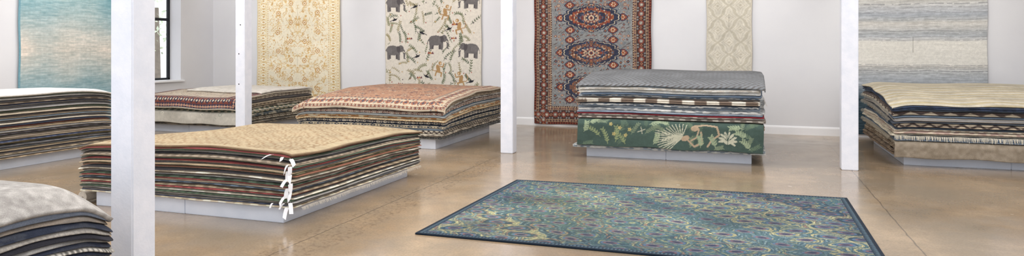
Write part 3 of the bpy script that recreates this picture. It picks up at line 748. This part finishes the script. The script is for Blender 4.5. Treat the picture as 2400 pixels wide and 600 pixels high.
# ---- S4 : right pile
ST4=Stack(1.79,4.35,10.04,12.5,(1.93,4.3,10.15,12.4),.132,
  lambda x,y: .69+.16*np.clip((y-10.1)/1.4,0,1)**.9+.008*np.sin(x*4+.5)*np.clip((y-10.1)/.5,0,1)-.02*np.clip((2.0-x)/.2,0,1),dr=.3,group="folded rugs in the fringed pile")
platform(1.93,4.3,10.15,12.4,.13,"low white platform beneath the fringed rug pile")
G4="folded in the fringed pile"
layers(ST4,[(.1,(130,112,92),(100,84,70),'mottle',.2,'taupe'),(.07,(150,136,116),(120,100,80),'mottle',.3,'tan'),(.05,(200,190,170),(120,100,80),'mottle',.3,'cream')],.0,.25,G4,mod=lambda i,o:[o[0],-.02,o[2],0])
L4=[(.08,(118,132,148),(108,122,136),'plain',.3,'slate blue'),(.04,(216,208,190),(200,190,168),'mottle',.2,'cream fringed'),(.03,(168,142,132),(204,190,170),'mottle',.1,'dusty rose'),(.03,(212,204,188),(170,150,130),'dash',.1,'ivory'),
 (.03,(76,90,108),(88,100,114),'plain',.1,'slate'),(.08,(188,174,154),(82,72,70),'zig',.18,'beige and brown zigzag'),(.025,(74,80,90),(80,80,90),'plain',.1,'charcoal'),
 (.04,(168,162,156),(96,98,102),'stripe',.1,'gray striped'),(.035,(112,128,146),(160,160,160),'plain',.1,'blue gray'),(.075,(196,184,164),(94,82,78),'tri',.22,'beige triangle patterned'),(.025,(100,112,126),(80,80,90),'plain',.1,'slate gray'),
 (.07,(58,68,90),(50,58,74),'mottle',.1,'dark navy')]
l4=layers(ST4,L4,.285,.965,G4,jit=.04,wave=.016,gap=.28)
c=Cv(2.56,2.46+.28,.012,(150,138,122)); c.C+=((vnoise(c.X,c.Y,26,3)-.5)*30)[...,None]
sheet(ST4,.25,c,(.0,.245,.0,0),.026,"plain taupe wool rug hanging over the platform edge",R=.07,seed=4,wav=.004)
c=Cv(2.60,2.50,.010,(224,214,190))
tq=(c.Y+.05*np.sin(c.X*3.2)+.025*np.sin(c.X*9+c.Y*2))/.085
bandn=np.floor(tq).astype(int)
pl=np.array([(208,200,182),(198,184,150),(214,207,192),(204,191,162),(194,184,164),(210,202,184),(198,184,152)]); c.C[:]=pl[bandn%7]
c.abrash(.12,6,4,6)
sheet(ST4,.965,c,(.02,.025,.02,0),.015,"cream and pale mustard banded rug on top of fringed pile",R=.03,seed=6,wav=.02,jit=.015)
fringe(l4[1],[(1.80+.1*i,10.02,.395+.004*math.sin(i*2)) for i in range(25)],(0,-1,0),.06,(218,210,192))
for k,(i,z) in enumerate(((1,.38),(4,.48),(7,.60),(9,.68))):
    fringe(l4[i],[(1.765,10.1+.1*j,z+.16*min(1,.071*j)**.9*(z-.13)/.69-.01) for j in range(24)],(-1,0,0),.05,(200,190,170),.018)

# ---- S5 : far left pile
ST5=Stack(-11.1,-8.62,5.1,7.62,(-10.95,-8.76,5.2,7.45),.142,
  lambda x,y: .82-.04*np.clip((y-7.1)/.5,0,1)**2+.03*np.clip((6.6-y)/1.5,0,1)+.012*np.sin(y*3)-.08*np.clip((-9.4-x)/1.6,0,1),dr=.3,group="flat rugs in the tall dark pile")
platform(-10.95,-8.76,5.2,7.45,.14,"low white platform beneath the tall dark rug pile")
seq=['tan','gray','beige','black','tan','slate blue','charcoal','olive','navy','beige','taupe','charcoal','black','gray','tan','maroon','navy','cream','charcoal','slate blue','taupe','black','beige','forest green','gray','charcoal','navy','taupe','black','gray','forest green']
autos(ST5,seq,0,.96,"in the tall dark pile",jit=.022,gap=.32,ns=90,wave=.012,br=.90)
c=Cv(2.5,2.54,.02,(226,223,218)); c.C+=((vnoise(c.X,c.Y,20,3)-.5)*20)[...,None]
sheet(ST5,.96,c,(0,0,.015,.015),.022,"off-white shaggy wool rug on top of dark pile",R=.03,seed=7)

# ---- S6 : back left pile
ST6=Stack(-10.7,-8.32,9.84,12.0,(-10.55,-8.45,9.95,11.85),.142,
  lambda x,y: .54+.06*np.clip((y-9.9)/.9,0,1)+.01*np.sin(x*3),dr=.3,group="folded rugs in the red topped pile")
platform(-10.55,-8.45,9.95,11.85,.14,"low white platform beneath the red topped rug pile")
L6=[(.09,(134,124,110),(96,92,86),'mottle',.11,'brown'),(.10,(200,192,176),(120,108,94),'persian',.2,'beige ornamented'),(.07,(84,92,96),(176,170,154),'mottle',.2,'charcoal'),(.10,(110,120,106),(210,198,170),'zig',.14,'sage zigzag'),
 (.06,(204,196,180),(136,126,116),'mottle',.2,'cream'),(.08,(166,150,128),(100,88,78),'dash',.1,'tan dashed'),(.05,(94,90,90),(130,120,110),'plain',.2,'dark gray'),(.08,(200,190,172),(110,94,86),'persian',.12,'ivory ornamented')]
layers(ST6,L6,0,.92,"folded in the red topped pile",jit=.03)
c=Cv(2.4,2.0,.011,(200,195,184)); c.abrash(.15,4,2,3)
floral_field(c,60,.1,[(170,170,160),(220,214,200)],.02,.05,4)
sheet(ST6,.45,c,(0,.24,0,-.5),.02,"pale gray rug hanging from the red topped pile",R=.05,seed=1)
c=Cv(2.5,2.50,.009,(194,180,162))
floral_field(c,170,.42,[(170,140,116),(120,112,112),(212,202,182)],.02,.04,24,vine=(150,126,110))
c.border(0,.02,(196,186,168)); c.border(.02,.10,(56,60,80),(178,110,88),.06,.4,(210,198,174)); c.border(.10,.25,(124,70,60),(56,60,80),.12,.42,(204,190,166)); c.border(.25,.34,(58,60,80),(190,150,124),.06,.4)
sheet(ST6,.92,c,(.03,.24,.02,0),.02,"red and navy bordered oriental rug draped over pile front",R=.075,seed=9,wav=.02)
c=Cv(1.9,1.7,.02,(218,212,204)); c.C+=((vnoise(c.X,c.Y,16,3)-.5)*26)[...,None]
sheet(ST6,.96,c,(.02,.02,.02,.0),.03,"cream wool rug lying on top of red oriental rug",R=.04,seed=2,base=(-10.0,-8.34,10.45,12.0),lift=.004)

# ---- S7 : near pile corner
ST7=Stack(-4.45,-3.10,.6,2.83,(-4.3,-3.25,.7,2.55),.142,
  lambda x,y: .705-.05*np.clip((y-2.3)/.5,0,1)**2-.05*np.clip((x+3.4)/.3,0,1)**2+.012*np.sin(y*6),dr=.85,group="thick rugs in the rounded near pile")
platform(-4.3,-3.25,.7,2.55,.14,"low white platform beneath the rounded thick rug pile")
L7=[]
nm7=[('gray',(140,140,142),'plain'),('navy',(50,56,72),'mottle'),('cream braided',(210,206,200),'block'),('slate',(76,82,94),'mottle'),('sage',(120,126,114),'mottle'),('charcoal',(56,56,62),'plain'),('cream',(204,198,188),'dot'),('navy',(54,60,78),'mottle'),('beige',(190,178,160),'mottle'),
 ('black',(46,46,52),'plain'),('green gray',(112,118,108),'mottle'),('navy',(50,56,74),'plain'),('white braided',(220,217,212),'block'),('charcoal',(60,60,68),'mottle'),('white braided',(218,214,208),'block'),
 ('dark navy',(46,52,68),'plain'),('cream braided',(212,207,198),'block'),('navy',(52,58,76),'mottle'),('gray',(160,158,156),'mottle'),('black',(48,48,56),'plain'),('stone',(168,162,155),'dot'),('dark navy',(48,54,70),'mottle'),('taupe',(140,130,120),'mottle'),('slate',(92,98,110),'plain')]
for i,(n_,cc,kd) in enumerate(nm7):
    L7.append((.04 if 'braid' not in n_ else .034,cc,tuple(np.array(cc)*.55) if kd=='block' else tuple(np.array(cc)*.7+30),kd,.028 if kd in('block','dot') else .1,n_))
layers(ST7,L7,0,.94,"in the rounded near pile",jit=.014,fold=False,ns=230,rimn=6,wave=.010,gap=.26,rr=.20)
c=Cv(1.33,2.17,.009,(172,168,164)); c.C+=((vnoise(c.X,c.Y,40,3)-.5)*40)[...,None]; c.abrash(.12,6,2,4)
sheet(ST7,.94,c,(0,0,.0,.0),.024,"pale gray chunky wool rug on top of rounded pile",R=.06,seed=4,base=(-4.43,-3.10,.62,2.83),rc=.055)

# ---------------------------------------------------------------- light
w=bpy.data.worlds.new('World'); SC.world=w; w.use_nodes=True
bg=w.node_tree.nodes['Background']; bg.inputs[0].default_value=(.92,.95,1,1); bg.inputs[1].default_value=1.6
def area(x,y,z,sx,sy,p,col=(1,.99,.975),rot=(0,0,0)):  # added fill lamps under the ceiling, no fixtures modelled for them
    l=bpy.data.lights.new('overhead_fill','AREA'); l.shape='RECTANGLE'; l.size=sx;l.size_y=sy;l.energy=p;l.color=col
    o=bpy.data.objects.new('overhead_fill',l); o.location=(x,y,z); o.rotation_euler=rot; link(o); return o
for x in (-9.3,-5.3,-1.2,3.0): area(x,6.6,4.5,2.6,6.5,186)
area(-3,1,4.5,8,2.5,150)
def spot(x,y,z,tx,ty,tz,p,ang=62):
    l=bpy.data.lights.new('track_spot','SPOT'); l.energy=p; l.spot_size=math.radians(ang); l.spot_blend=.8; l.shadow_soft_size=.06; l.color=(1,.97,.93)
    o=bpy.data.objects.new('track_spot',l); o.location=(x,y,z); o.rotation_euler=(Vector((tx,ty,tz))-Vector((x,y,z))).to_track_quat('-Z','Y').to_euler(); link(o)
for x in (-9.4,-6.2,-2.8,-.3,2.6): spot(x,11.0,4.3,x,BW,2.0,110)
spot(-9.6,9.6,4.3,LW,9.6,2.0,110)
for x in (-10.9,-7.8,-4.5,-1.2,.9,4.4): spot(x,12.2,4.4,x,BW,3.0,75,80)

# ---------------------------------------------------------------- camera
cd=bpy.data.cameras.new('Camera'); cam=bpy.data.objects.new('Camera',cd); link(cam)
cam.location=(0,0,1.5); cam.rotation_euler=(math.radians(90),0,math.atan2(550,1625))
cd.sensor_fit='HORIZONTAL'; cd.sensor_width=36; cd.lens=36*1625/2400; cd.shift_y=-185/2400; cd.clip_end=200
SC.camera=cam
for o in bpy.data.objects:
    if "_o" in o: del o["_o"]
